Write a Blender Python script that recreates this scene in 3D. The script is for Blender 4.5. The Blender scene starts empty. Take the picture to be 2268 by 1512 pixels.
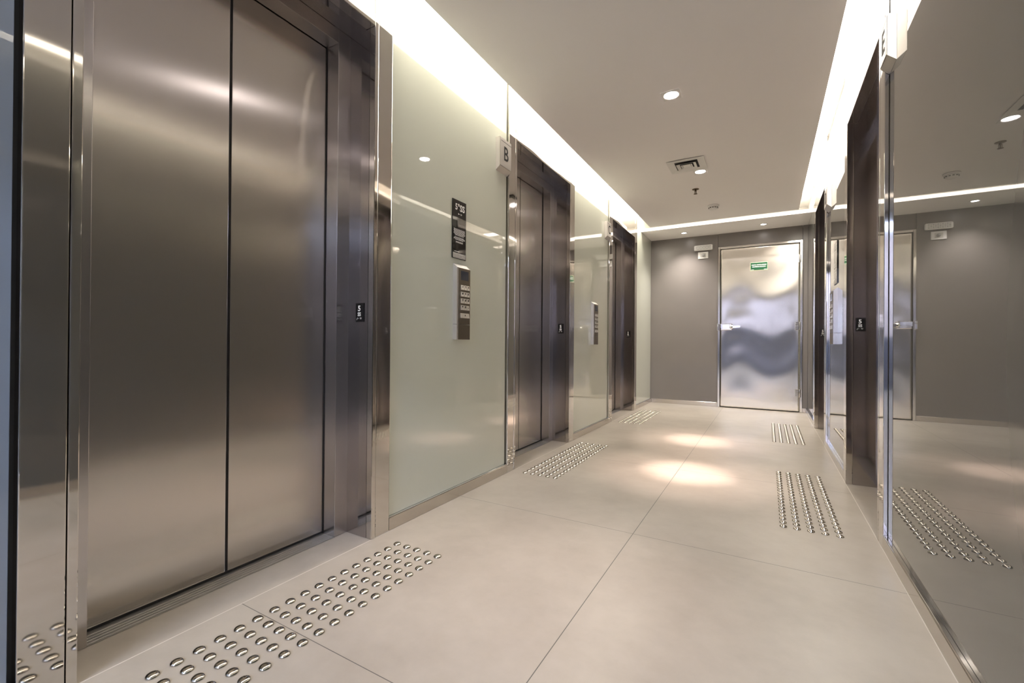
import bpy, bmesh, math, random
from mathutils import Matrix, Vector
random.seed(4)
SC = bpy.context.scene
COL = SC.collection
PI = math.pi

# ------------------------------------------------------------------ dimensions (metres)
W = 1.7634            # clear width between the skirtings
D = 6.2233            # far wall
YB = -1.75            # wall behind the camera
H = 2.2018            # dropped ceiling
HS = 2.42             # slab above the cove
GX = 0.015             # glass sits this far behind the skirting face
SOF = 2.06            # soffit of the lift portals

# ------------------------------------------------------------------ materials
def new_mat(name):
    m = bpy.data.materials.new(name); m.use_nodes = True
    nt = m.node_tree
    b = nt.nodes['Principled BSDF']
    return m, nt, b

def simple(name, col, rough=0.5, metal=0.0, spec=0.5, coat=0.0):
    m, nt, b = new_mat(name)
    b.inputs['Base Color'].default_value = (*col, 1)
    b.inputs['Roughness'].default_value = rough
    b.inputs['Metallic'].default_value = metal
    b.inputs['Specular IOR Level'].default_value = spec
    b.inputs['Coat Weight'].default_value = coat
    return m

def emit(name, col, strength, base=(0.8, 0.8, 0.8)):
    m, nt, b = new_mat(name)
    b.inputs['Base Color'].default_value = (*base, 1)
    b.inputs['Emission Color'].default_value = (*col, 1)
    b.inputs['Emission Strength'].default_value = strength
    return m

def tex_coord(nt, scale=(1, 1, 1), kind='Object'):
    tc = nt.nodes.new('ShaderNodeTexCoord')
    mp = nt.nodes.new('ShaderNodeMapping')
    mp.inputs['Scale'].default_value = scale
    nt.links.new(tc.outputs[kind], mp.inputs['Vector'])
    return mp.outputs['Vector']

def noise(nt, vec, scale, detail=2.0, rough=0.5):
    n = nt.nodes.new('ShaderNodeTexNoise')
    n.inputs['Scale'].default_value = scale
    n.inputs['Detail'].default_value = detail
    n.inputs['Roughness'].default_value = rough
    nt.links.new(vec, n.inputs['Vector'])
    return n.outputs['Fac']

def ramp(nt, fac, stops):
    r = nt.nodes.new('ShaderNodeValToRGB')
    e = r.color_ramp.elements
    e[0].position, e[0].color = stops[0][0], (*stops[0][1], 1)
    e[1].position, e[1].color = stops[1][0], (*stops[1][1], 1)
    for p, c in stops[2:]:
        k = e.new(p); k.color = (*c, 1)
    nt.links.new(fac, r.inputs['Fac'])
    return r.outputs['Color']

def bump(nt, b, height, dist, strength=1.0):
    bp = nt.nodes.new('ShaderNodeBump')
    bp.inputs['Strength'].default_value = strength
    bp.inputs['Distance'].default_value = dist
    nt.links.new(height, bp.inputs['Height'])
    nt.links.new(bp.outputs['Normal'], b.inputs['Normal'])

def steel_polished(name, col=(0.66, 0.63, 0.60), rough=0.05, wave=0.006, wscale=2.8):
    m, nt, b = new_mat(name)
    b.inputs['Base Color'].default_value = (*col, 1)
    b.inputs['Metallic'].default_value = 1
    b.inputs['Roughness'].default_value = rough
    if wave:
        v = tex_coord(nt, (1, 1, 0.8), 'Object')
        bump(nt, b, noise(nt, v, wscale, 0.0), wave)
    return m

def steel_brushed(name, col=(0.56, 0.52, 0.485), rough=0.23, aniso=0.93, sheet=0.0008):
    """upright grain: highlights smear sideways"""
    m, nt, b = new_mat(name)
    b.inputs['Metallic'].default_value = 1
    b.inputs['Anisotropic'].default_value = aniso
    t = nt.nodes.new('ShaderNodeTangent'); t.direction_type = 'UV_MAP'; t.uv_map = 'UVMap'
    nt.links.new(t.outputs['Tangent'], b.inputs['Tangent'])
    b.inputs['Base Color'].default_value = (*col, 1)
    b.inputs['Roughness'].default_value = rough
    # faint, broad unevenness of the rolled sheet
    v = tex_coord(nt, (1, 1, 0.35), 'Object')
    bump(nt, b, noise(nt, v, 3.0, 1.0), sheet)
    return m

def painted_glass(name, col, rough=0.015, coat=1.0):
    m, nt, b = new_mat(name)
    b.inputs['Base Color'].default_value = (*col, 1)
    b.inputs['Roughness'].default_value = rough
    b.inputs['IOR'].default_value = 1.52
    b.inputs['Coat Weight'].default_value = coat      # sheet of glass over the lacquer
    b.inputs['Coat Roughness'].default_value = 0.005
    b.inputs['Coat IOR'].default_value = 1.5
    return m

M = {}
M['polished'] = steel_polished('polished stainless steel')
M['mirror'] = steel_polished('mirror stainless steel', (0.62, 0.59, 0.57), 0.045, 0.0015, 1.6)
M['reveal'] = steel_polished('lightly brushed reveal steel', (0.48, 0.45, 0.45), 0.09, 0.0012, 1.6)
M['chrome'] = simple('chrome edge', (0.82, 0.82, 0.84), 0.06, 1.0)
M['brushed'] = steel_brushed('brushed stainless steel', (0.62, 0.58, 0.545))
M['inner'] = steel_brushed('brushed frame steel', (0.56, 0.53, 0.52), 0.24, 0.9)
M['skirt'] = steel_polished('satin skirting steel', (0.60, 0.56, 0.52), 0.16, 0.0006, 3)
M['door_steel'] = steel_brushed('rippled door steel', (0.90, 0.87, 0.83), 0.20, 1.0, 0.0)
M['door_frame'] = steel_polished('door frame steel', (0.72, 0.70, 0.67), 0.12, 0.0, 1)
M['stud'] = simple('polished stud steel', (0.50, 0.475, 0.43), 0.06, 1.0)
M['glassL'] = painted_glass('pale green painted glass', (0.68, 0.71, 0.615))
M['glassB'] = painted_glass('blue grey painted glass', (0.26, 0.31, 0.38))  # cool light from behind the viewer is mixed into this colour
M['glassR'] = painted_glass('grey painted glass', (0.135, 0.134, 0.122), 0.015, 0.5)  # darker than the left glass: dimness of the grazing view put into the colour
M['vest'] = simple('warm white wall paint', (0.72, 0.62, 0.60), 0.7)
M['dado'] = simple('blue grey dado paint', (0.10, 0.11, 0.15), 0.6)
M['dark'] = simple('dark void', (0.015, 0.015, 0.016), 0.6)
M['rubber'] = simple('black rubber', (0.012, 0.012, 0.012), 0.5)
M['wall_dark'] = simple('dark wall backing', (0.05, 0.05, 0.05), 0.7)
M['white'] = simple('white plaster', (0.80, 0.79, 0.76), 0.7, 0, 0.3)
M['white_plastic'] = simple('white plastic', (0.80, 0.79, 0.76), 0.35)
M['grey_plastic'] = simple('grey plastic', (0.45, 0.45, 0.44), 0.4)
M['lens_plastic'] = simple('pale lens plastic', (0.62, 0.61, 0.58), 0.2)
M['alu'] = simple('anodised aluminium', (0.50, 0.47, 0.44), 0.34, 0.55, 0.5)
M['alu_side'] = simple('bright aluminium', (0.74, 0.72, 0.72), 0.25, 0.8)
M['keypad_face'] = steel_brushed('bronze brushed face', (0.30, 0.26, 0.21), 0.34, 0.5, 0.0)
M['key'] = simple('satin key metal', (0.80, 0.77, 0.72), 0.28, 0.7)
M['screen'] = simple('dark screen', (0.06, 0.065, 0.085), 0.08)
M['acrylic'] = simple('black acrylic', (0.012, 0.012, 0.012), 0.03, 0, 0.6)
M['ink_white'] = simple('white print', (0.85, 0.85, 0.83), 0.5)
M['ink_black'] = simple('black print', (0.008, 0.008, 0.008), 0.6, 0, 0.15)
M['pale_label'] = simple('silver braille label', (0.50, 0.49, 0.47), 0.35, 0.4)
M['green'] = simple('green sign film', (0.008, 0.075, 0.028), 0.35)
M['green_edge'] = simple('pale luminous border', (0.72, 0.74, 0.50), 0.4)
M['brass'] = simple('dark bronze', (0.16, 0.12, 0.08), 0.35, 0.9)
M['sill'] = simple('sill aluminium', (0.55, 0.53, 0.50), 0.32, 0.9)
M['lamp'] = emit('downlight lamp', (1.0, 0.90, 0.88), 9.0)
M['lamp_small'] = emit('small led lamp', (1.0, 0.93, 0.88), 14.0)
M['led'] = emit('cove led strip', (1.0, 0.915, 0.79), 4.2)
for k_ in ('led', 'lamp', 'lamp_small'): M[k_].cycles.emission_sampling = 'FRONT'
M['tube'] = emit('cool tube', (0.58, 0.70, 1.0), 52.0)

def ceiling_mat():
    m, nt, b = new_mat('matt ceiling paint')
    v = tex_coord(nt, (1, 1, 1), 'Object')
    c = ramp(nt, noise(nt, v, 1.2, 3), [(0.3, (0.89, 0.865, 0.85)), (0.7, (0.91, 0.885, 0.87))])
    nt.links.new(c, b.inputs['Base Color'])
    b.inputs['Roughness'].default_value = 0.8
    b.inputs['Specular IOR Level'].default_value = 0.2
    return m
M['ceiling'] = ceiling_mat()

def laminate_mat():
    m, nt, b = new_mat('grey satin laminate')
    v = tex_coord(nt, (1, 1, 1), 'Object')
    c = ramp(nt, noise(nt, v, 2.5, 2), [(0.3, (0.195, 0.177, 0.164)), (0.7, (0.21, 0.19, 0.176))])
    nt.links.new(c, b.inputs['Base Color'])
    b.inputs['Roughness'].default_value = 0.32
    return m
M['laminate'] = laminate_mat()

def floor_mat():
    m, nt, b = new_mat('beige porcelain floor')
    tc = nt.nodes.new('ShaderNodeTexCoord')
    sep = nt.nodes.new('ShaderNodeSeparateXYZ')
    nt.links.new(tc.outputs['Object'], sep.inputs['Vector'])
    def math_(op, a, bb=None):
        n = nt.nodes.new('ShaderNodeMath'); n.operation = op
        for i, s in enumerate((a, bb)):
            if s is None: continue
            if isinstance(s, (int, float)): n.inputs[i].default_value = s
            else: nt.links.new(s, n.inputs[i])
        return n.outputs[0]
    def near(sock, pos, half):
        return math_('LESS_THAN', math_('ABSOLUTE', math_('SUBTRACT', sock, pos)), half)
    X, Y = sep.outputs['X'], sep.outputs['Y']
    inside = math_('MULTIPLY', math_('GREATER_THAN', X, 0.002), math_('LESS_THAN', X, W - 0.002))
    fr = math_('WRAP', math_('SUBTRACT', Y, 0.7636 - 0.551), 0.0)
    fr.node.inputs[1].default_value = 1.102; fr.node.inputs[2].default_value = 0.0
    jy = math_('MULTIPLY', near(fr, 0.551, 0.0011), inside)
    jx = near(X, 0.8881, 0.0013)
    joint = math_('MAXIMUM', jx, jy)
    pale = math_('MAXIMUM', near(X, 0.0, 0.0016), near(X, W, 0.0016))
    v = tc.outputs['Object']
    n1 = noise(nt, v, 2.2, 6, 0.6)
    n2 = noise(nt, v, 14.0, 5, 0.6)
    mx = nt.nodes.new('ShaderNodeMath'); mx.operation = 'MULTIPLY_ADD'
    nt.links.new(n2, mx.inputs[0]); mx.inputs[1].default_value = 0.35; nt.links.new(n1, mx.inputs[2])
    base = ramp(nt, mx.outputs[0], [(0.35, (0.345, 0.305, 0.255)), (0.85, (0.45, 0.41, 0.352))])
    def mix(fac, a, col):
        n = nt.nodes.new('ShaderNodeMix'); n.data_type = 'RGBA'
        nt.links.new(fac, n.inputs['Factor']); nt.links.new(a, n.inputs['A'])
        n.inputs['B'].default_value = (*col, 1)
        return n.outputs['Result']
    c = mix(pale, base, (0.66, 0.62, 0.56))
    c = mix(joint, c, (0.10, 0.095, 0.085))
    nt.links.new(c, b.inputs['Base Color'])
    b.inputs['Roughness'].default_value = 0.36
    b.inputs['Specular IOR Level'].default_value = 0.45
    return m
M['floor'] = floor_mat()

# ------------------------------------------------------------------ mesh helpers
class MB:
    """collects shapes, with material slots, into one mesh (world coordinates)"""
    def __init__(s): s.bm = bmesh.new(); s.mats = []; s.smooth = False
    def mi(s, m):
        if m not in s.mats: s.mats.append(m)
        return s.mats.index(m)
    def box(s, x0, x1, y0, y1, z0, z1, m, bev=0.0, seg=1):
        x0, x1 = min(x0, x1), max(x0, x1); y0, y1 = min(y0, y1), max(y0, y1); z0, z1 = min(z0, z1), max(z0, z1)
        t = bmesh.new()
        bmesh.ops.create_cube(t, size=1.0)
        for v in t.verts:
            v.co = Vector((x0 + (v.co.x + .5) * (x1 - x0), y0 + (v.co.y + .5) * (y1 - y0), z0 + (v.co.z + .5) * (z1 - z0)))
        if bev:
            bmesh.ops.bevel(t, geom=t.edges[:], offset=min(bev, 0.45 * min(x1 - x0, y1 - y0, z1 - z0)), segments=seg, affect='EDGES', profile=0.5)
        s.merge(t, m)
        return s
    def merge(s, t, m, mat4=None, smooth=False):
        i = s.mi(m)
        vm = {}
        for v in t.verts:
            vm[v] = s.bm.verts.new(mat4 @ v.co if mat4 else v.co)
        for f in t.faces:
            try:
                nf = s.bm.faces.new([vm[v] for v in f.verts]); nf.material_index = i; nf.smooth = smooth or f.smooth
            except ValueError: pass
        t.free()
        return s
    def poly_prism(s, pts, axis, a0, a1, m, smooth=False):
        """2-D outline pts swept along an axis: axis 'x': pts=(y,z); 'y': (x,z); 'z': (x,y)"""
        def mk(p, a):
            return {'x': (a, p[0], p[1]), 'y': (p[0], a, p[1]), 'z': (p[0], p[1], a)}[axis]
        t = bmesh.new()
        A = [t.verts.new(mk(p, a0)) for p in pts]; B = [t.verts.new(mk(p, a1)) for p in pts]
        n = len(pts)
        t.faces.new(A); t.faces.new(list(reversed(B)))
        for k in range(n):
            f = t.faces.new((A[k], B[k], B[(k + 1) % n], A[(k + 1) % n])); f.smooth = smooth
        bmesh.ops.recalc_face_normals(t, faces=t.faces[:])
        return s.merge(t, m)
    def lathe(s, prof, m, mat4, seg=24, smooth=True):
        """profile (r,z) revolved about z then placed with mat4"""
        t = bmesh.new(); rings = []
        for r, z in prof:
            if r < 1e-6: rings.append([t.verts.new((0, 0, z))])
            else: rings.append([t.verts.new((r * math.cos(2 * PI * k / seg), r * math.sin(2 * PI * k / seg), z)) for k in range(seg)])
        for a, b in zip(rings, rings[1:]):
            for k in range(seg):
                k2 = (k + 1) % seg
                vs = [a[k % len(a)], a[k2 % len(a)], b[k2 % len(b)], b[k % len(b)]]
                u = []
                for v in vs:
                    if v not in u: u.append(v)
                if len(u) > 2: t.faces.new(u).smooth = smooth
        for rg in (rings[0], rings[-1]):
            if len(rg) > 2:
                try: t.faces.new(rg)
                except ValueError: pass
        bmesh.ops.recalc_face_normals(t, faces=t.faces[:])
        return s.merge(t, m, mat4)
    def text(s, txt, size, m, mat4, bold=0.0, extrude=0.0004, sx=1.0):
        cu = bpy.data.curves.new('lettering', 'FONT')
        cu.body = txt; cu.size = size; cu.align_x = 'CENTER'; cu.align_y = 'CENTER'
        cu.extrude = extrude; cu.offset = bold; cu.resolution_u = 3
        ob = bpy.data.objects.new('lettering', cu); COL.objects.link(ob)
        dg = bpy.context.evaluated_depsgraph_get(); dg.update()
        me = bpy.data.meshes.new_from_object(ob.evaluated_get(dg))
        t = bmesh.new(); t.from_mesh(me)
        bpy.data.objects.remove(ob); bpy.data.curves.remove(cu); bpy.data.meshes.remove(me)
        return s.merge(t, m, mat4 @ Matrix.Diagonal((sx, 1, 1, 1)))
    def build(s, name, parent=None, loc=None, uv=False, sharp=False):
        bmesh.ops.remove_doubles(s.bm, verts=s.bm.verts[:], dist=1e-7)
        org = Vector(loc) if loc is not None else Vector((0, 0, 0))
        if parent is not None:
            o = parent
            org = Vector((0, 0, 0))
            while o is not None: org += o.location; o = o.parent
            if loc is not None: org = Vector(loc)
        for v in s.bm.verts: v.co -= org
        me = bpy.data.meshes.new(name)
        s.bm.normal_update()
        if uv:      # u runs across the sheet: upright grain smears highlights sideways
            L = s.bm.loops.layers.uv.new('UVMap')
            for f in s.bm.faces:
                for l in f.loops:
                    c = l.vert.co
                    l[L].uv = (c.y if abs(f.normal.x) > 0.5 else c.x, c.z) if abs(f.normal.z) < 0.7 else (c.y, c.x)
        s.bm.to_mesh(me); s.bm.free()
        for m in s.mats: me.materials.append(m)
        ob = bpy.data.objects.new(name, me); COL.objects.link(ob)
        if parent is not None:
            ob.parent = parent
            pw = Vector((0, 0, 0)); o = parent
            while o is not None: pw += o.location; o = o.parent
            ob.location = org - pw
        else:
            ob.location = org
        return ob

def tag(o, label, cat, group=None, kind=None):
    o['label'] = label; o['category'] = cat
    if group: o['group'] = group
    if kind: o['kind'] = kind
    return o
def thing(name, label, cat, loc, group=None):
    o = bpy.data.objects.new(name, None); COL.objects.link(o); o.location = loc
    o.empty_display_size = 0.05
    return tag(o, label, cat, group)
def struct(o, label=None, cat=None):
    o['kind'] = 'structure'
    if label: o['label'] = label
    if cat: o['category'] = cat
    return o

# facing matrices: local x = reading direction, local y = up, local z = out of the surface
def face_px(p): return Matrix.Translation(p) @ Matrix(((0, 0, 1, 0), (1, 0, 0, 0), (0, 1, 0, 0), (0, 0, 0, 1)))      # faces +x
def face_nx(p): return Matrix.Translation(p) @ Matrix(((0, 0, -1, 0), (-1, 0, 0, 0), (0, 1, 0, 0), (0, 0, 0, 1)))    # faces -x
def face_ny(p): return Matrix.Translation(p) @ Matrix(((1, 0, 0, 0), (0, 0, -1, 0), (0, 1, 0, 0), (0, 0, 0, 1)))     # faces -y
def face_dn(p): return Matrix.Translation(p) @ Matrix(((1, 0, 0, 0), (0, -1, 0, 0), (0, 0, -1, 0), (0, 0, 0, 1)))    # faces -z

# ------------------------------------------------------------------ portals (y of the outer casing edges)
PL = [(0.298, 1.365), (2.341, 3.405), (4.338, 5.409)]
PR = [(2.2254, 3.262), (4.206, 5.225)]
CAS = 0.0755           # face casing width
RIM0, RIM1 = 0.0772, 0.0965   # rim bead, measured from the outer edge
XI, XD = 0.144, 0.216       # depth of the inner frame face and of the doors

# ------------------------------------------------------------------ setting: floor, walls, slab
b = MB()
b.box(-0.30, W + 0.30, YB - 3.2, D + 0.2, -0.12, 0.0, M['floor'])
fl = struct(b.build('floor'), 'beige large-format porcelain floor with thin dark joints', 'floor')

def side_wall(name, portals, sgn, label):
    """masonry behind the glass with a niche for every lift"""
    X = (lambda d: -d) if sgn < 0 else (lambda d: W + d)
    b = MB()
    y = YB
    for (a, c) in portals:
        b.box(X(0.034), X(0.30), y, a + 0.08, 0.0005, HS, M['wall_dark'])
        b.box(X(0.062), X(0.30), a + 0.08, c - 0.08, SOF + 0.02, HS, M['wall_dark'])
        b.box(X(0.26), X(0.30), a + 0.08, c - 0.08, 0.0005, SOF + 0.02, M['wall_dark'])
        y = c - 0.08
    b.box(X(0.034), X(0.30), y, D + 0.03, 0.0005, HS, M['wall_dark'])
    if sgn > 0:      # white upstand added over the glass to brighten reflections of the cove
        y = YB
        for (a, c) in portals + [(D + 0.012, 0)]:
            b.box(X(0.016), X(0.0335), y + 0.001, a - 0.003, 2.230, HS - 0.002, M['white'])
            y = c + 0.002
    return struct(b.build(name), label, 'wall')
side_wall('wall_left', PL, -1, 'dark wall behind the left glass panels')
side_wall('wall_right', PR, 1, 'dark wall behind the right glass panels')

b = MB(); b.box(-0.30, W + 0.30, YB - 0.15, D + 0.2, HS + 0.001, HS + 0.1, M['white'])
struct(b.build('ceiling_slab'), 'white slab above the light coves', 'ceiling')

# back wall with an opening to the parking floor behind the camera
b = MB()
b.box(-0.033, 0.20, YB - 0.12, YB - 0.001, 0.0005, HS, M['laminate'])
b.box(1.56, W + 0.033, YB - 0.12, YB - 0.001, 0.0005, HS, M['laminate'])
b.box(0.20, 1.56, YB - 0.12, YB - 0.001, 2.08, HS, M['laminate'])
struct(b.build('wall_back'), 'grey wall with a wide opening behind the viewer', 'wall')
b = MB()
b.box(-1.6, 3.4, YB - 3.3, YB - 3.2, 0.0, 2.5, M['vest'])
b.box(-1.59, 3.39, YB - 3.199, YB - 3.18, 0.0005, 0.98, M['dado'])  # unseen dark band, added to darken the reflection in the fire door
b.box(-1.7, -1.6, YB - 3.3, YB - 0.13, 0.0, 2.5, M['white'])
b.box(3.4, 3.5, YB - 3.3, YB - 0.13, 0.0, 2.5, M['white'])
b.box(-1.6, -0.31, YB - 0.13, YB - 0.03, 0.0, 2.5, M['white'])
b.box(W + 0.31, 3.4, YB - 0.13, YB - 0.03, 0.0, 2.5, M['white'])
struct(b.build('wall_vestibule'), 'pale walls of the space behind the viewer', 'wall')
b = MB(); b.box(-1.7, 3.5, YB - 3.3, YB - 0.155, 2.501, 2.56, M['white'])
struct(b.build('ceiling_vestibule'), 'pale ceiling of the space behind the viewer', 'ceiling')
for k, yy in enumerate((-2.6, -3.6)):
    t = thing('tube_light', 'cool white tube lamp %s in the space behind the viewer' % ('nearer the opening' if k == 0 else 'further from the opening'), 'lamp', (0.88, yy, 2.4))
    b = MB(); b.box(0.0, 1.76, yy - 0.05, yy + 0.05, 2.44, 2.50, M['white_plastic'], 0.004); b.build('housing', t)
    b = MB(); b.lathe([(0, 0), (0.02, 0.001), (0.02, 1.7), (0, 1.701)], M['tube'], Matrix.Translation((0.03, yy, 2.41)) @ Matrix.Rotation(PI / 2, 4, 'Y'), 12); b.build('tube', t)

# ------------------------------------------------------------------ dropped ceiling, end soffits
b = MB(); b.box(0.1371, 1.6477, -1.0, 5.4877, H, H + 0.035, M['ceiling'])
struct(b.build('ceiling'), 'matt beige-grey dropped ceiling panel between the light coves', 'ceiling')
b = MB(); b.box(-GX + 0.0005, W + GX - 0.0005, 5.6586, D - 0.0005, H, H + 0.035, M['ceiling'])
struct(b.build('ceiling_soffit'), 'narrow lowered ceiling strip along the far wall', 'ceiling')
b = MB(); b.box(-GX + 0.0005, W + GX - 0.0005, YB + 0.001, -1.17, H, H + 0.035, M['ceiling'])
struct(b.build('ceiling_soffit.001'), 'narrow lowered ceiling strip behind the viewer', 'ceiling')

# linear luminous panels fixed to the slab right above the cove slots
def led(x0, x1, y0, y1, label):
    t = thing('cove_light', label, 'light strip', ((x0 + x1) / 2, (y0 + y1) / 2, HS))
    b = MB(); b.box(x0, x1, y0, y1, HS - 0.018, HS - 0.0005, M['white_plastic'], 0.0005); b.build('housing', t)
    b = MB(); b.box(x0 + 0.0005, x1 - 0.0005, y0 + 0.0005, y1 - 0.0005, HS - 0.0188, HS - 0.0182, M['white_plastic']); o = b.build('diffuser', t)
    o.data.materials.append(M['led'])
    for p in o.data.polygons:
        if p.normal.z < -0.9: p.material_index = 1
led(0.0003, 0.140, -1.02, 5.640, 'long warm white light panel glowing in the left ceiling cove')
led(W - 0.130, W - 0.0003, -1.02, 5.640, 'long warm white light panel glowing in the right ceiling cove')
led(0.150, W - 0.140, 5.490, 5.640, 'warm white light panel glowing in the far ceiling cove')
led(0.150, W - 0.140, -1.150, -1.02, 'warm white light panel glowing in the cove behind the viewer')

# ------------------------------------------------------------------ end wall with the fire door
b = MB()
DX0, DX1, DZ = 0.8205, 1.7275, 2.031       # door frame outer
b.box(-GX + 0.0005, DX0 - 0.0015, D, D + 0.03, 0.0005, H - 0.001, M['laminate'], 0.001)
b.box(DX0 + 0.0015, DX1 - 0.0015, D, D + 0.03, DZ + 0.002, H - 0.001, M['laminate'], 0.001)
b.box(DX1 + 0.0015, W + GX - 0.0005, D, D + 0.03, 0.0005, H - 0.001, M['laminate'], 0.001)
b.box(-0.3, W + 0.3, D + 0.09, D + 0.19, 0.0005, HS, M['wall_dark'])
b.box(-0.033, W + 0.033, D + 0.031, D + 0.09, H - 0.02, HS, M['white'])
b.box(-0.033, DX0 - 0.001, D + 0.031, D + 0.09, 0.0005, H - 0.02, M['wall_dark'])
b.box(DX1 + 0.001, W + 0.033, D + 0.031, D + 0.09, 0.0005, H - 0.02, M['wall_dark'])
struct(b.build('wall_end'), 'grey satin laminate wall at the far end of the lobby', 'wall')

door = thing('door_1', 'rippled stainless steel fire door in the far grey wall', 'door', ((DX0 + DX1) / 2, D, 0)); door['kind'] = 'structure'
b = MB()
FW = 0.027
b.box(DX0, DX0 + FW, D - 0.010, D + 0.06, 0.0005, DZ, M['door_frame'], 0.003)
b.box(DX1 - FW, DX1, D - 0.010, D + 0.06, 0.0005, DZ, M['door_frame'], 0.003)
b.box(DX0 + FW, DX1 - FW, D - 0.010, D + 0.06, DZ - FW, DZ, M['door_frame'], 0.003)
b.box(DX0 + FW, DX1 - FW, D + 0.055, D + 0.062, 0.0005, DZ - FW, M['rubber'])
b.build('frame', door)
# rippled leaf: a real, slightly buckled sheet
LX0, LX1, LZ0, LZ1 = DX0 + FW + 0.005, DX1 - FW - 0.005, 0.012, DZ - FW - 0.006
def ripple(u, v):
    x = LX0 + u * (LX1 - LX0); z = LZ0 + v * (LZ1 - LZ0)
    edge = min(1, min(u, 1 - u) / 0.08) * min(1, min(v, 1 - v) / 0.06)
    def g(cx, cz, sx, sz): return math.exp(-((x - cx) / sx) ** 2 - ((z - cz) / sz) ** 2)
    d = 0.0
    d += 0.0016 * math.sin(2 * PI * (z * 1.15 + 0.10 * math.sin(2 * PI * (x - 0.85) / 0.85)))
    d += 0.0011 * math.sin(2 * PI * (z * 2.1 - 0.22 * math.sin(2 * PI * (x - 0.9) / 0.7)) + 1.2)
    d += 0.0020 * g(1.02, 1.03, 0.13, 0.14) - 0.0016 * g(1.02, 0.80, 0.11, 0.12)
    d += 0.0016 * g(1.60, 1.00, 0.12, 0.13)
    d += 0.0012 * g(1.10, 1.32, 0.22, 0.10) - 0.0010 * g(1.5, 1.30, 0.18, 0.10)
    return d * edge
t = bmesh.new(); NU, NV = 60, 140; grid = []
for j in range(NV + 1):
    grid.append([t.verts.new((LX0 + (LX1 - LX0) * i / NU, D + 0.004 - ripple(i / NU, j / NV), LZ0 + (LZ1 - LZ0) * j / NV)) for i in range(NU + 1)])
for j in range(NV):
    for i in range(NU):
        f = t.faces.new((grid[j][i], grid[j][i + 1], grid[j + 1][i + 1], grid[j + 1][i])); f.smooth = True
ring = grid[0][:] + [r[-1] for r in grid[1:]] + grid[-1][-2::-1] + [r[0] for r in grid[-2:0:-1]]
back = [t.verts.new((v.co.x, D + 0.05, v.co.z)) for v in ring]
for k in range(len(ring)):
    k2 = (k + 1) % len(ring)
    t.faces.new((ring[k], back[k], back[k2], ring[k2]))
t.faces.new(back)
bmesh.ops.recalc_face_normals(t, faces=t.faces[:])
b = MB(); b.merge(t, M['door_steel']); leaf = b.build('leaf', door, uv=True)
for z0, z1 in ((1.765, 1.860), (0.970, 1.066), (0.180, 0.272)):
    b = MB()
    b.box(1.655, 1.690, D - 0.012, D - 0.003, z0, z1, M['door_frame'], 0.002)
    for zz in (z0 + 0.022, (z0 + z1) / 2, z1 - 0.022):
        for dx in (1.664, 1.678):
            b.lathe([(0.004, 0), (0.004, 0.002), (0, 0.0025)], M['grey_plastic'], face_ny((dx, D - 0.012, zz)), 10)
    h = b.build('hinge', door)
    b = MB()
    b.lathe([(0, 0), (0.009, 0.0), (0.0095, 0.002), (0.0095, z1 - z0 - 0.002), (0.009, z1 - z0), (0, z1 - z0)], M['door_frame'], Matrix.Translation((1.701, D - 0.013, z0)), 16)
    b.build('knuckle', h)
# latch on the left edge
b = MB(); b.box(0.813, 0.842, D - 0.030, D - 0.0105, 0.968, 1.060, M['chrome'], 0.005, 2)
b.box(0.822, 0.830, D - 0.032, D - 0.029, 1.020, 1.046, M['grey_plastic'], 0.001)
b.build('strike_plate', door)
b = MB()
b.box(0.852, 0.990, D - 0.034, D - 0.0035, 0.974, 1.056, M['chrome'], 0.010, 3)
b.box(0.856, 0.960, D - 0.038, D - 0.033, 1.000, 1.050, M['chrome'], 0.003, 2)
lc = b.build('lock_case', door)
b = MB()
b.lathe([(0.0, 0), (0.026, 0), (0.026, 0.012), (0.022, 0.016), (0.014, 0.018), (0.012, 0.024), (0, 0.024)], M['chrome'], face_ny((0.983, D - 0.036, 1.013)), 24)
b.lathe([(0.0, 0), (0.007, 0), (0.006, 0.004), (0, 0.004)], M['ink_black'], face_ny((0.983, D - 0.0595, 1.013)), 16)
b.build('rose', lc)
b = MB()
b.poly_prism([(0.990, 1.000), (0.990, 1.027), (1.060, 1.031), (1.082, 1.026), (1.082, 1.010), (1.060, 1.004)], 'y', D - 0.056, D - 0.044, M['chrome'])
b.box(1.072, 1.082, D - 0.056, D - 0.0035, 1.011, 1.025, M['chrome'], 0.003)
b.build('lever', lc)

# green fire-door sign
b = MB()
b.box(1.183, 1.371, D - 0.0045, D - 0.0025, 1.7045, 1.8035, M['green_edge'])
b.box(1.187, 1.367, D - 0.0050, D - 0.0044, 1.708, 1.800, M['green'])
b.text('PORTA CORTA-FOGO', 0.0182, M['ink_white'], face_ny((1.277, D - 0.0053, 1.771)), 0.0004, 0.0003, 0.86)
b.text('MANTENHA FECHADA', 0.0160, M['ink_white'], face_ny((1.277, D - 0.0053, 1.749)), 0.0004, 0.0003, 0.88)
for (x0, x1) in ((1.193, 1.206), (1.209, 1.222), (1.330, 1.362)):
    b.box(x0, x1, D - 0.0054, D - 0.0049, 1.7125, 1.7175, M['ink_white'])
tag(b.build('door_sign', loc=(1.277, D - 0.003, 1.754)), 'small green rectangular sign with white lettering on the steel fire door', 'sign')

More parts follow.
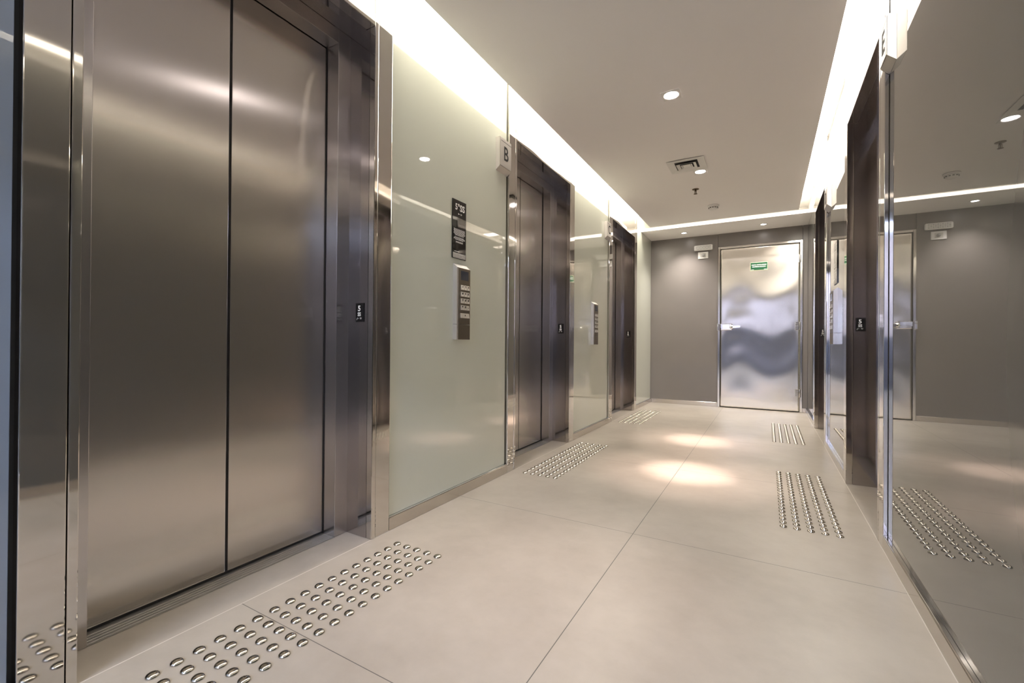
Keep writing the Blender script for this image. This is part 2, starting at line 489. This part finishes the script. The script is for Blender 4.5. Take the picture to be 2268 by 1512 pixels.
# emergency light above its socket
em = thing('emergency_light', 'white oblong emergency light mounted high on the far grey wall', 'emergency light', (0.649, D, 2.04))
b = MB(); b.box(0.538, 0.760, D - 0.040, D - 0.001, 2.005, 2.074, M['white_plastic'], 0.014, 3); b.build('housing', em)
b = MB()
for i in range(10):
    for j in range(3):
        x = 0.567 + i * 0.0182; z = 2.0225 + j * 0.0165
        b.box(x - 0.0062, x + 0.0062, D - 0.0425, D - 0.0395, z - 0.0058, z + 0.0058, M['grey_plastic'] if (i + j) % 2 else M['lens_plastic'], 0.001)
b.build('lamp_grid', em)
so = thing('wall_socket', 'white socket plate with plug under the emergency light', 'socket', (0.645, D, 1.945))
b = MB(); b.box(0.583, 0.707, D - 0.010, D - 0.001, 1.902, 1.988, M['white_plastic'], 0.004, 2); b.build('plate', so)
b = MB(); b.box(0.612, 0.678, D - 0.0125, D - 0.0098, 1.918, 1.972, M['lens_plastic'], 0.002, 1); b.build('socket_insert', so)
b = MB(); b.lathe([(0, 0), (0.017, 0), (0.017, 0.010), (0.012, 0.020), (0, 0.021)], M['grey_plastic'], face_ny((0.648, D - 0.012, 1.945)), 16); b.build('plug', so)

# ------------------------------------------------------------------ skirtings
def skirt(x0, x1, y0, y1, name, label, ledge):
    b = MB()
    b.box(x0, x1, y0, y1, 0.0005, 0.0525, M['skirt'], 0.0012)
    lx0, lx1, ly0, ly1 = ledge
    b.box(lx0, lx1, ly0, ly1, 0.0526, 0.0555, M['chrome'], 0.0008)
    struct(b.build(name), label, 'skirting')
gapsL = [(YB + 0.002, PL[0][0] - 0.002), (PL[0][1] + 0.002, PL[1][0] - 0.002), (PL[1][1] + 0.002, PL[2][0] - 0.002), (PL[2][1] + 0.002, D - 0.014)]
gapsR = [(YB + 0.002, PR[0][0] - 0.002), (PR[0][1] + 0.002, PR[1][0] - 0.002), (PR[1][1] + 0.002, D - 0.014)]
namesL = ['beside the nearest left lift, at the edge of view', 'under the glass panel with the floor plate', 'under the left glass panel before the last lift', 'between the last left lift and the far wall']
namesR = ['along the large near right glass panel', 'between the two right lifts', 'between the last right lift and the far wall']
for i, (a, c) in enumerate(gapsL):
    skirt(-0.032, 0.0, a, c, 'baseboard_left', 'low satin steel skirting ' + namesL[i], (-0.0195, -0.004, a, c))
for i, (a, c) in enumerate(gapsR):
    skirt(W, W + 0.032, a, c, 'baseboard_right', 'low satin steel skirting ' + namesR[i], (W + 0.004, W + 0.0195, a, c))
for (a, c, s_) in ((0.001, DX0 - 0.001, 'left of the fire door'), (DX1 + 0.001, W - 0.001, 'right of the fire door')):
    b = MB(); b.box(a, c, D - 0.012, D - 0.0005, 0.0005, 0.055, M['skirt'], 0.001)
    struct(b.build('baseboard_end'), 'low steel skirting on the far wall ' + s_, 'skirting')

# ------------------------------------------------------------------ back-painted glass panels
labL = ['blue-grey glass wall panel left of the nearest lift, cut by the frame edge',
        'pale green glass wall panel carrying the floor plate and nearer left keypad',
        'pale green glass wall panel carrying the further left keypad',
        'narrow pale green glass wall panel beside the far wall on the left']
labR = ['large dark grey reflective glass panel nearest on the right wall',
        'narrow grey glass panel between the two right-hand lifts',
        'narrow grey glass panel between the last right lift and far wall']
GAP = 0.008
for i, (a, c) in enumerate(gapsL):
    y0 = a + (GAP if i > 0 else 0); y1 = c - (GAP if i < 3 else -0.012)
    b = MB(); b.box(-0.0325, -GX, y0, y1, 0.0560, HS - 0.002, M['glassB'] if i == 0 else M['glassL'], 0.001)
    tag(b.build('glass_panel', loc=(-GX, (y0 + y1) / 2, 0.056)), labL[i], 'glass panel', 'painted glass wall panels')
for i, (a, c) in enumerate(gapsR):
    y0 = a + (GAP if i > 0 else 0); y1 = c - (GAP if i < 2 else -0.012)
    b = MB(); b.box(W + GX, W + 0.0325, y0, y1, 0.0560, 2.228, M['glassR'], 0.001)
    tag(b.build('glass_panel', loc=(W + GX, (y0 + y1) / 2, 0.056)), labR[i], 'glass panel', 'painted glass wall panels')

# ------------------------------------------------------------------ lift entrances
def lift(y0, y1, sgn, label):
    X = (lambda d: -d) if sgn < 0 else (lambda d: W + d)   # d = depth behind the wall face
    ym = (y0 + y1) / 2
    t = thing('elevator_entrance', label, 'elevator', (X(0), ym, 0), 'stainless steel lift entrances')
    ra, rb = y0 + RIM1, y1 - RIM1                        # reveal opening
    ia, ib = ra + 0.060, rb - 0.060                      # door opening
    zi = 2.003                                           # head of the door opening
    TOP = HS - 0.003
    # face casings left and right, full height
    for (a, c) in ((y0, y0 + CAS), (y1 - CAS, y1)):
        b = MB(); b.box(X(0.0), X(0.033), a, c, 0.0008, TOP, M['polished'], 0.0022, 2); b.build('side_casing', t)
    # rim beads and the deep polished reveals
    for (a, c, inn) in ((y0 + RIM0, y0 + RIM1, 1), (y1 - RIM1, y1 - RIM0, -1)):
        b = MB()
        b.box(X(-0.001), X(0.030), a, c, 0.0008, TOP, M['polished'], 0.0022, 2)
        b.build('rim', t)
        b = MB()
        ya, yc = (c - 0.0025, c) if inn > 0 else (a, a + 0.0025)
        yb0, yb1 = (ya - 0.010, yc) if inn > 0 else (ya, yc + 0.010)
        b.box(X(0.0305), X(XI + 0.002), yb0, yb1, 0.0008, SOF, M['reveal'])
        b.build('reveal', t)
        # shadow groove behind the rim
    b = MB()
    for (a, c) in ((y0 + CAS, y0 + RIM0), (y1 - RIM0, y1 - CAS)):
        b.box(X(0.012), X(0.033), a + 0.0002, c - 0.0002, 0.001, TOP, M['rubber'])
    b.build('groove', t)
    # head casing and soffit
    b = MB(); b.box(X(0.0), X(0.050), ra + 0.0005, rb - 0.0005, SOF, TOP, M['polished'], 0.0022, 2); b.build('head_casing', t)
    b = MB(); b.box(X(0.0505), X(XI + 0.05), ra - 0.008, rb + 0.008, SOF + 0.0002, SOF + 0.014, M['reveal']); b.build('head_soffit', t)
    # inner frame: two jambs and a head
    for (a, c) in ((ra - 0.012, ia), (ib, rb + 0.012)):
        b = MB(); b.box(X(XI), X(XD - 0.004), a, c, 0.0008, SOF - 0.0005, M['inner'], 0.0015, 2); b.build('jamb', t, uv=True)
    b = MB(); b.box(X(XI), X(XD - 0.004), ia + 0.0004, ib - 0.0004, zi, SOF - 0.0005, M['inner'], 0.0015, 2); b.build('jamb_head', t, uv=True)
    # two sliding leaves with a rubber meeting gap
    g = 0.0042
    dm = (ia + ib) / 2
    for k, (a, c) in enumerate(((ia - 0.03, dm - g), (dm + g, ib + 0.03))):
        b = MB(); b.box(X(XD), X(XD + 0.030), a, c, 0.011, zi + 0.02, M['brushed'], 0.0015, 2)
        b.build('door_leaf', t, uv=True)
    b = MB()
    b.box(X(XD + 0.006), X(XD + 0.012), dm - g, dm + g, 0.011, zi, M['rubber'])
    b.box(X(XD + 0.0005), X(XD + 0.030), ia - 0.03, ib + 0.03, 0.0035, 0.0105, M['rubber'])
    b.box(X(XD - 0.0035), X(XD - 0.0006), ib - 0.0035, ib + 0.02, 0.004, zi + 0.01, M['rubber'])
    b.box(X(XD - 0.0035), X(XD - 0.0006), ia - 0.02, ia + 0.0035, 0.004, zi + 0.01, M['rubber'])
    b.build('door_seal', t)
    # grooved aluminium sill
    b = MB()
    b.box(X(XI), X(XD + 0.03), ia + 0.0005, ib - 0.0005, 0.0006, 0.0024, M['sill'])
    for q in (0.152, 0.166, 0.180, 0.194):
        b.box(X(q), X(q + 0.008), ia + 0.001, ib - 0.001, 0.0024, 0.0036, M['sill'], 0.0005)
    b.build('sill', t)
    return ra, rb
revL = []
for (a, c), lb in zip(PL, ('nearest left-hand lift entrance with wide brushed steel doors', 'middle lift entrance on the left wall beside the letter B sign', 'furthest lift entrance on the left wall, close to the far wall')):
    revL.append(lift(a, c, -1, lb))
revR = []
for (a, c), lb in zip(PR, ('nearer lift entrance on the right wall with dark polished reveal', 'further lift entrance on the right wall near the fire door')):
    revR.append(lift(a, c, 1, lb))

# ------------------------------------------------------------------ floor number plates in the reveals
def number_plate(xc, yb, label):
    b = MB()
    b.box(xc - 0.0235, xc + 0.0235, yb - 0.0030, yb - 0.0004, 0.8725, 0.9495, M['acrylic'], 0.0008)
    y = yb - 0.0034
    b.text('5', 0.031, M['ink_white'], face_ny((xc - 0.002, y, 0.9265)), 0.0008, 0.0003)
    b.text('SS', 0.021, M['ink_white'], face_ny((xc - 0.002, y, 0.9030)), 0.0006, 0.0003, 0.95)
    for (dx, dz) in ((-0.012, 0.004), (-0.016, 0.0), (-0.012, 0.0), (-0.016, -0.004), (-0.007, 0.001), (0.003, 0.004), (0.003, 0.0), (0.007, -0.001), (0.010, 0.004), (0.010, 0.0), (0.006, 0.0035)):
        b.lathe([(0.0013, 0), (0.0009, 0.0007), (0, 0.0009)], M['ink_white'], face_ny((xc + dx, yb - 0.0030, 0.8855 + dz)), 8)
    tag(b.build('floor_number_plate', loc=(xc, yb - 0.0004, 0.911)), label, 'sign', 'floor number plates in the lift reveals')
for (r, lb) in zip(revL, ('small black 5 SS plate in the reveal of the nearest left lift', 'small black 5 SS plate in the reveal of the middle left lift', 'small black 5 SS plate in the reveal of the furthest left lift')):
    number_plate(-0.0735, r[1], lb)
for (r, lb) in zip(revR, ('small black 5 SS plate in the reveal of the nearer right lift', 'small black 5 SS plate in the reveal of the further right lift')):
    number_plate(W + 0.0640, r[1], lb)

# ------------------------------------------------------------------ lift letter signs
def letter_sign(y0, y1, z0, z1, sgn, letter, label):
    xb = -GX + 0.0004 if sgn < 0 else W + GX - 0.0004
    s = 1 if sgn < 0 else -1
    xf = xb + s * 0.030
    t = thing('letter_sign', label, 'sign', (xb, (y0 + y1) / 2, (z0 + z1) / 2), 'lift letter signs')
    b = MB()
    b.poly_prism([(xb, z0), (xb, z1), (xf - s * 0.003, z1), (xf - s * 0.003, z0 + 0.024)], 'y', y0, y1, M['alu'])
    b.build('housing', t)
    b = MB()
    b.box(xf - s * 0.0029, xf, y0 + 0.004, y1 - 0.002, z0 + 0.026, z1 - 0.002, M['alu'], 0.001)
    b.box(xf, xf + s * 0.0003, y0 + 0.010, y1 - 0.004, z1 - 0.022, z1 - 0.0195, M['ink_black'])
    mt = (face_px if sgn < 0 else face_nx)((xf + s * 0.0003, (y0 + y1) / 2 + 0.002 * s, (z0 + z1) / 2 + 0.006))
    b.text(letter, 0.118, M['ink_black'], mt, 0.0012, 0.0003, 0.86)
    b.build('face_plate', t)
letter_sign(2.208, 2.338, 1.806, 2.000, -1, 'B', 'lift sign lettered B on the glass edge before the middle left lift')
letter_sign(4.215, 4.335, 1.820, 1.990, -1, 'C', 'lift sign lettered C beside the furthest left lift')
letter_sign(2.115, 2.2230, 1.845, 2.021, 1, 'E', 'lift letter sign high above the large right glass panel edge')
letter_sign(4.022, 4.190, 1.815, 1.975, 1, 'D', 'lift letter sign beside the further right lift')

# ------------------------------------------------------------------ destination keypads
def keypad(yl, yr, z0, z1, sgn, label):
    """yl = edge nearer the viewer; the face tilts top and bottom like a slim wall console"""
    s = 1 if sgn < 0 else -1
    xb = -GX if sgn < 0 else W + GX
    xf = xb + s * 0.025
    a, c = yl, yr
    t = thing('keypad_console', label, 'keypad', (xb, (a + c) / 2, (z0 + z1) / 2), 'lift call keypads')
    b = MB()
    zs = z0 + 0.2 * (z1 - z0)
    b.poly_prism([(xb, z0), (xb, zs - 0.0007), (xf, zs - 0.0007), (xf, z0)], 'y', a, c, M['alu_side'])
    b.poly_prism([(xb, zs + 0.0007), (xb, z1), (xf, z1 - 0.021), (xf, zs + 0.0007)], 'y', a, c, M['alu_side'])
    b.build('housing', t)
    b = MB()
    b.box(xf, xf + s * 0.0012, a + 0.012, c - 0.001, zs + 0.001, z1 - 0.022, M['keypad_face'], 0.0004)
    b.box(xf, xf + s * 0.0012, a + 0.012, c - 0.001, z0 + 0.001, zs - 0.001, M['keypad_face'], 0.0004)
    b.build('face_plate', t, uv=True)
    xs = xf + s * 0.0012
    wid = c - a
    def ry(u):   # reading direction position 0..1 across the face
        return a + 0.012 + u * (wid - 0.013) if sgn < 0 else c - 0.001 - u * (wid - 0.013)
    b = MB(); b.box(xs, xs + s * 0.0006, ry(0.19), ry(0.84), z1 - 0.083, z1 - 0.036, M['screen'], 0.0002); b.build('screen', t)
    keys = [['1', '2', '3'], ['4', '5', '6'], ['7', '8', '9'], ['*', '0', '-']]
    fm = face_px if sgn < 0 else face_nx
    for r in range(4):
        zt = z1 - 0.1085 - r * 0.0343
        for k in range(3):
            u0 = 0.19 + k * 0.245
            b = MB()
            y0_, y1_ = ry(u0), ry(u0 + 0.205)
            ya, yb_ = min(y0_, y1_), max(y0_, y1_)
            b.poly_prism([(xs, zt - 0.0245), (xs, zt), (xs + s * 0.0025, zt - 0.001), (xs + s * 0.0055, zt - 0.0235), (xs + s * 0.0045, zt - 0.0245)], 'y', ya, yb_, M['key'])
            mt = fm((xs + s * 0.0044, (ya + yb_) / 2, zt - 0.0118)) @ Matrix.Rotation(0.13, 4, 'X')
            b.text(keys[r][k], 0.019, M['ink_black'], mt, 0.0004, 0.0004)
            b.build('key', t)
    b = MB()
    zt = z1 - 0.2525
    y0_, y1_ = ry(0.16), ry(0.88); ya, yb_ = min(y0_, y1_), max(y0_, y1_)
    b.poly_prism([(xs, zt - 0.0245), (xs, zt), (xs + s * 0.0025, zt - 0.001), (xs + s * 0.0055, zt - 0.0235), (xs + s * 0.0045, zt - 0.0245)], 'y', ya, yb_, M['key'])
    mt = fm((xs + s * 0.0044, (ya + yb_) / 2, zt - 0.012)) @ Matrix.Rotation(0.13, 4, 'X')
    b.text('&', 0.012, M['ink_black'], mt, 0.0002, 0.0004)
    b.build('wide_key', t)
keypad(1.8095, 1.9235, 0.8070, 1.1950, -1, 'grey keypad console under the black floor plate on the near left glass')
keypad(3.8500, 3.9690, 0.7840, 1.1720, -1, 'grey keypad console on the glass between the middle and last left lifts')
keypad(3.6680, 3.8500, 0.8000, 1.1810, 1, 'grey keypad console on the glass between the two right lifts')

# ------------------------------------------------------------------ directory plates
def directory(y0, y1, z0, z1, sgn, label):
    s = 1 if sgn < 0 else -1
    xb = -GX + 0.0004 if sgn < 0 else W + GX - 0.0004
    xf = xb + s * 0.005
    fm = face_px if sgn < 0 else face_nx
    ym = (y0 + y1) / 2; w = y1 - y0; h = z1 - z0
    b = MB()
    b.box(xb, xf, y0, y1, z0, z1, M['acrylic'], 0.0006)
    xt = xf + s * 0.0003
    def Z(v): return z1 - v * h
    def Y(u): return ym + s * (u - 0.5) * w
    b.text('5', 0.044, M['ink_white'], fm((xt, Y(0.27), Z(0.125))), 0.0012, 0.0002, 0.9)
    b.text('\u00ba', 0.044, M['ink_white'], fm((xt, Y(0.44), Z(0.118))), 0.0008, 0.0002, 0.9)
    b.text('SS', 0.046, M['ink_white'], fm((xt, Y(0.70), Z(0.13))), 0.0014, 0.0002, 1.0)
    for (du, dv) in ((0.42, 0.225), (0.42, 0.24), (0.45, 0.232), (0.48, 0.235), (0.58, 0.225), (0.60, 0.24), (0.64, 0.225), (0.65, 0.238)):
        b.lathe([(0.0018, 0), (0.0012, 0.0008), (0, 0.001)], M['ink_white'], fm((xf, Y(du), Z(dv))), 8)
    # rows of fine print
    rnd = random.Random(7)
    rows = [(0.50, .82), (0.515, .80), (0.53, .84), (0.545, .78), (0.56, .82), (0.575, .84), (0.59, .70), (0.605, .64), (0.635, .66), (0.65, .80), (0.665, .82), (0.68, .60), (0.71, .52), (0.725, .50)]
    for v, ww in rows:
        u = 0.5 - ww / 2
        while u < 0.5 + ww / 2:
            l = rnd.uniform(0.05, 0.14)
            ya, yb_ = Y(u), Y(min(u + l, 0.5 + ww / 2))
            b.box(xf, xt, min(ya, yb_), max(ya, yb_), Z(v) - 0.0011, Z(v) + 0.0011, M['ink_white'])
            u += l + 0.018
    b.box(xf, xt, min(Y(0.14), Y(0.5)), max(Y(0.14), Y(0.5)), Z(0.885), Z(0.875), M['ink_white'])
    b.box(xf, xf + s * 0.0006, min(Y(0.03), Y(0.97)), max(Y(0.03), Y(0.97)), Z(0.992), Z(0.905), M['pale_label'])
    for r in range(2):
        for k in range(26):
            if rnd.random() < 0.75:
                b.lathe([(0.0013, 0), (0.0008, 0.0006), (0, 0.0008)], M['ink_white'], fm((xf + s * 0.0006, Y(0.10 + k * 0.032), Z(0.93 + r * 0.033 + rnd.uniform(-.008, .008)))), 6)
    tag(b.build('directory_plate', loc=(xb, ym, (z0 + z1) / 2)), label, 'sign', 'black floor plates')
directory(1.794, 1.910, 1.222, 1.522, -1, 'tall black plate lettered 5 SS above the near left keypad')
directory(3.6700, 3.8300, 1.212, 1.500, 1, 'thin black plate above the keypad between the two right lifts')

# ------------------------------------------------------------------ tactile studs
stud_me = None
def stud_proto():
    b = MB()
    b.lathe([(0.0148, 0.0), (0.0146, 0.0014), (0.0134, 0.0034), (0.0112, 0.0052), (0.0080, 0.0066), (0.0042, 0.0074), (0, 0.0077)], M['stud'], Matrix.Identity(4), 20)
    o = b.build('tactile_stud')
    return o
proto = stud_proto(); stud_me = proto.data; bpy.data.objects.remove(proto)
PATCH = [
    (0.1168, 1.2937, 'polished steel dome in the floor patch before the nearest left lift', 'tactile domes before the nearest left lift'),
    (0.0925, 3.3500, 'polished steel dome in the floor patch before the middle left lift', 'tactile domes before the middle left lift'),
    (0.0765, 5.4050, 'polished steel dome in the floor patch before the furthest left lift', 'tactile domes before the furthest left lift'),
    (1.4346, 3.2279, 'polished steel dome in the floor patch before the nearer right lift', 'tactile domes before the nearer right lift'),
    (1.4230, 5.1850, 'polished steel dome in the floor patch before the further right lift', 'tactile domes before the further right lift'),
]
CAMX, CAMZ = 1.3707, 0.7901
studs = []
for pi_, (x0, y1, lb, gp) in enumerate(PATCH):
    for i in range(5):
        for j in range(20):
            x = x0 + i * 0.0502; y = y1 - j * 0.05
            studs.append((math.hypot(x - CAMX, y), x, y, lb, gp))
studs.sort()
for d_, x, y, lb, gp in studs[:300]:
    o = bpy.data.objects.new('tactile_stud', stud_me); COL.objects.link(o); o.location = (x, y, 0.0004)
    tag(o, lb, 'tactile stud', gp)
b = MB()
for d_, x, y, lb, gp in studs[300:]:
    t = bmesh.new(); t.from_mesh(stud_me); b.merge(t, M['stud'], Matrix.Translation((x, y, 0.0004)))
tag(b.build('tactile_studs'), 'rows of small steel domes on the floor before the two furthest lifts', 'tactile studs', None, 'stuff')

# ------------------------------------------------------------------ ceiling fittings
def downlight(x, y, label, size=0.100):
    t = thing('square_downlight', label, 'ceiling light', (x, y, H), 'square downlights')
    h = size / 2; r = 0.041
    b = MB()
    # square trim with a round hole
    tb = bmesh.new(); n = 40; top = []; inn = []; low = []
    for k in range(n):
        a = 2 * PI * k / n; cx, cy = math.cos(a), math.sin(a); q = h / max(abs(cx), abs(cy))
        top.append(tb.verts.new((x + cx * q, y + cy * q, H - 0.0006)))
        low.append(tb.verts.new((x + cx * (q - 0.002), y + cy * (q - 0.002), H - 0.0035)))
        inn.append(tb.verts.new((x + cx * r, y + cy * r, H - 0.0035)))
    lip = [tb.verts.new((x + (v.co.x - x) * 0.93, y + (v.co.y - y) * 0.93, H - 0.0012)) for v in inn]
    for k in range(n):
        k2 = (k + 1) % n
        tb.faces.new((top[k], top[k2], low[k2], low[k])); tb.faces.new((low[k], low[k2], inn[k2], inn[k])); tb.faces.new((inn[k], inn[k2], lip[k2], lip[k]))
    bmesh.ops.recalc_face_normals(tb, faces=tb.faces[:])
    b.merge(tb, M['white_plastic']); b.build('trim', t)
    b = MB(); b.lathe([(0.0, 0.0), (0.034, 0.0004), (0.0375, 0.0)], M['lamp'], face_dn((x, y, H - 0.0010)), 32); b.build('lamp', t)
def spot(x, y, tx, ty, power, size_deg, blend, col, z=H - 0.006, rad=0.03):
    l = bpy.data.lights.new('spot_beam', 'SPOT'); l.energy = power; l.spot_size = math.radians(size_deg); l.spot_blend = blend
    l.color = col; l.shadow_soft_size = rad
    o = bpy.data.objects.new('spot_beam', l); COL.objects.link(o); o.location = (x, y, z)
    o.rotation_euler = (Vector((tx, ty, 0)) - Vector((x, y, z))).to_track_quat('-Z', 'Y').to_euler()
PINK = (1.0, 0.78, 0.71)
for (x, y, tx, ty, lb, pw) in ((0.892, 2.625, 0.935, 2.94, 'square recessed downlight nearest in the ceiling, clear of the vent', 150),
                               (0.890, 3.905, 0.872, 3.95, 'square recessed downlight beside the ceiling air vent', 120),
                               (0.890, 1.345, 0.66, 1.28, 'square recessed downlight just above the top of the view', 15),
                               (0.890, 0.065, 0.89, 0.0, 'square recessed downlight above the viewer', 12)):
    downlight(x, y, lb)
    if y > 2:
        spot(x, y, tx, ty, pw * 0.62, 17, 1.0, PINK); spot(x, y, tx, ty, pw * 0.26, 36, 1.0, PINK)
    else:
        spot(x, y, tx, ty, pw, 44, 1.0, PINK)

def round_light(x, y, label):
    t = thing('round_downlight', label, 'ceiling light', (x, y, H), 'round downlights along the far wall')
    b = MB(); b.lathe([(0.026, 0.0005), (0.040, 0.0005), (0.041, 0.003), (0.038, 0.005), (0.028, 0.005), (0.026, 0.001)], M['white_plastic'], face_dn((x, y, H)), 32); b.build('trim', t)
    b = MB(); b.lathe([(0.0, 0.0025), (0.0265, 0.0022)], M['lamp_small'], face_dn((x, y, H)), 24); b.build('lamp', t)
    spot(x, y, x, y + 0.02, 15.0, 110, 0.9, (1.0, 0.92, 0.86), H - 0.008, 0.025)
round_light(0.450, 5.955, 'small round downlight at the left of the far ceiling strip')
round_light(1.325, 5.955, 'small round downlight over the fire door')

# air vent
t = thing('air_vent', 'square white ceiling air vent with stepped louvres', 'air vent', (0.817, 3.71, H))
vx0, vx1, vy0, vy1 = 0.682, 0.952, 3.575, 3.845
def frustum_ring(b, x0, x1, y0, y1, w, z0, z1, m):
    """four sloping vanes: outer edge at z0, inner edge (w inside) at z1"""
    tb = bmesh.new()
    O = [(x0, y0), (x1, y0), (x1, y1), (x0, y1)]; I = [(x0 + w, y0 + w), (x1 - w, y0 + w), (x1 - w, y1 - w), (x0 + w, y1 - w)]
    th = 0.0012
    ov = [tb.verts.new((*p, z0)) for p in O]; iv = [tb.verts.new((*p, z1)) for p in I]
    o2 = [tb.verts.new((*p, z0 + th)) for p in O]; i2 = [tb.verts.new((*p, z1 + th)) for p in I]
    for k in range(4):
        q = (k + 1) % 4
        tb.faces.new((ov[k], ov[q], iv[q], iv[k])); tb.faces.new((o2[k], i2[k], i2[q], o2[q]))
        tb.faces.new((ov[k], o2[k], o2[q], ov[q])); tb.faces.new((iv[k], iv[q], i2[q], i2[k]))
    bmesh.ops.recalc_face_normals(tb, faces=tb.faces[:])
    b.merge(tb, m)
b = MB(); b.box(vx0 + 0.052, vx1 - 0.052, vy0 + 0.052, vy1 - 0.052, H - 0.0012, H - 0.0004, M['dark']); b.build('throat', t)
b = MB(); frustum_ring(b, vx0, vx1, vy0, vy1, 0.050, H - 0.007, H - 0.0025, M['white_plastic']); b.build('frame', t)
b = MB(); frustum_ring(b, vx0 + 0.064, vx1 - 0.064, vy0 + 0.064, vy1 - 0.064, 0.022, H - 0.017, H - 0.006, M['white_plastic']); b.build('vane', t)
b = MB(); frustum_ring(b, vx0 + 0.094, vx1 - 0.094, vy0 + 0.094, vy1 - 0.094, 0.012, H - 0.014, H - 0.008, M['white_plastic'])
b.box(vx0 + 0.108, vx1 - 0.108, vy0 + 0.108, vy1 - 0.108, H - 0.0095, H - 0.0085, M['white_plastic']); b.build('vane', t)

# sprinkler
t = thing('sprinkler', 'small bronze pendant sprinkler on the ceiling beyond the vent', 'sprinkler', (0.798, 4.33, H))
b = MB(); b.lathe([(0, 0.0005), (0.030, 0.0005), (0.028, 0.004), (0.012, 0.006), (0, 0.006)], M['brass'], face_dn((0.798, 4.33, H)), 24); b.build('escutcheon', t)
b = MB(); b.lathe([(0, 0.004), (0.008, 0.004), (0.008, 0.016), (0.004, 0.020), (0.003, 0.042), (0, 0.042)], M['brass'], face_dn((0.798, 4.33, H)), 16)
for sx in (-1, 1): b.box(0.798 + sx * 0.008 - 0.0015, 0.798 + sx * 0.008 + 0.0015, 4.328, 4.332, H - 0.042, H - 0.015, M['brass'])
b.build('frame_arms', t)
b = MB(); b.lathe([(0, 0.042), (0.016, 0.042), (0.016, 0.0445), (0, 0.0445)], M['brass'], face_dn((0.798, 4.33, H)), 16); b.build('deflector', t)
# smoke detector
t = thing('smoke_detector', 'round white smoke detector on the ceiling near the far cove', 'smoke detector', (0.889, 4.923, H))
b = MB(); b.lathe([(0, 0.0005), (0.055, 0.0005), (0.055, 0.010), (0.050, 0.014), (0, 0.014)], M['white_plastic'], face_dn((0.889, 4.923, H)), 32); b.build('base', t)
b = MB(); b.lathe([(0, 0.014), (0.044, 0.014), (0.046, 0.018), (0.042, 0.032), (0.030, 0.042), (0, 0.044)], M['white_plastic'], face_dn((0.889, 4.923, H)), 32)
for k in range(12):
    a = 2 * PI * k / 12
    b.merge(*(lambda tb: (tb, M['ink_black']))((lambda: (lambda tb: (bmesh.ops.create_cube(tb, size=1.0), tb)[1])(bmesh.new()))()),
            Matrix.Translation((0.889 + 0.0437 * math.cos(a), 4.923 + 0.0437 * math.sin(a), H - 0.027)) @ Matrix.Rotation(a, 4, 'Z') @ Matrix.Diagonal((0.004, 0.012, 0.006, 1)))
b.build('chamber', t)

# ------------------------------------------------------------------ world: dim, cool
wd = bpy.data.worlds.new('World'); SC.world = wd; wd.use_nodes = True
wd.node_tree.nodes['Background'].inputs['Color'].default_value = (0.5, 0.6, 0.8, 1)
wd.node_tree.nodes['Background'].inputs['Strength'].default_value = 0.05

# ------------------------------------------------------------------ camera
cam = bpy.data.cameras.new('camera'); cam.sensor_width = 36.0; cam.lens = 985.7336 / 2268 * 36.0
cam.clip_start = 0.02
co = bpy.data.objects.new('camera', cam); COL.objects.link(co)
R_ = Vector((0.86732616, 0.49768519, 0.00740124)); U_ = Vector((-0.00445761, -0.00710244, 0.99996484)); F_ = Vector((-0.49772026, 0.86732866, 0.00394165))
co.matrix_world = Matrix(((R_.x, U_.x, -F_.x, 1.3707054), (R_.y, U_.y, -F_.y, 0.0), (R_.z, U_.z, -F_.z, 0.79006631), (0, 0, 0, 1)))
SC.camera = co

SC.view_settings.view_transform = 'Standard'; SC.view_settings.look = 'None'
SC.view_settings.gamma = 1.0; SC.view_settings.use_curve_mapping = False
SC.view_settings.exposure = 2.38
cy = SC.cycles
cy.use_denoising = True
cy.max_bounces = 14; cy.glossy_bounces = 8; cy.diffuse_bounces = 6
cy.caustics_reflective = True; cy.caustics_refractive = False; cy.blur_glossy = 1.0
cy.sample_clamp_indirect = 3.0
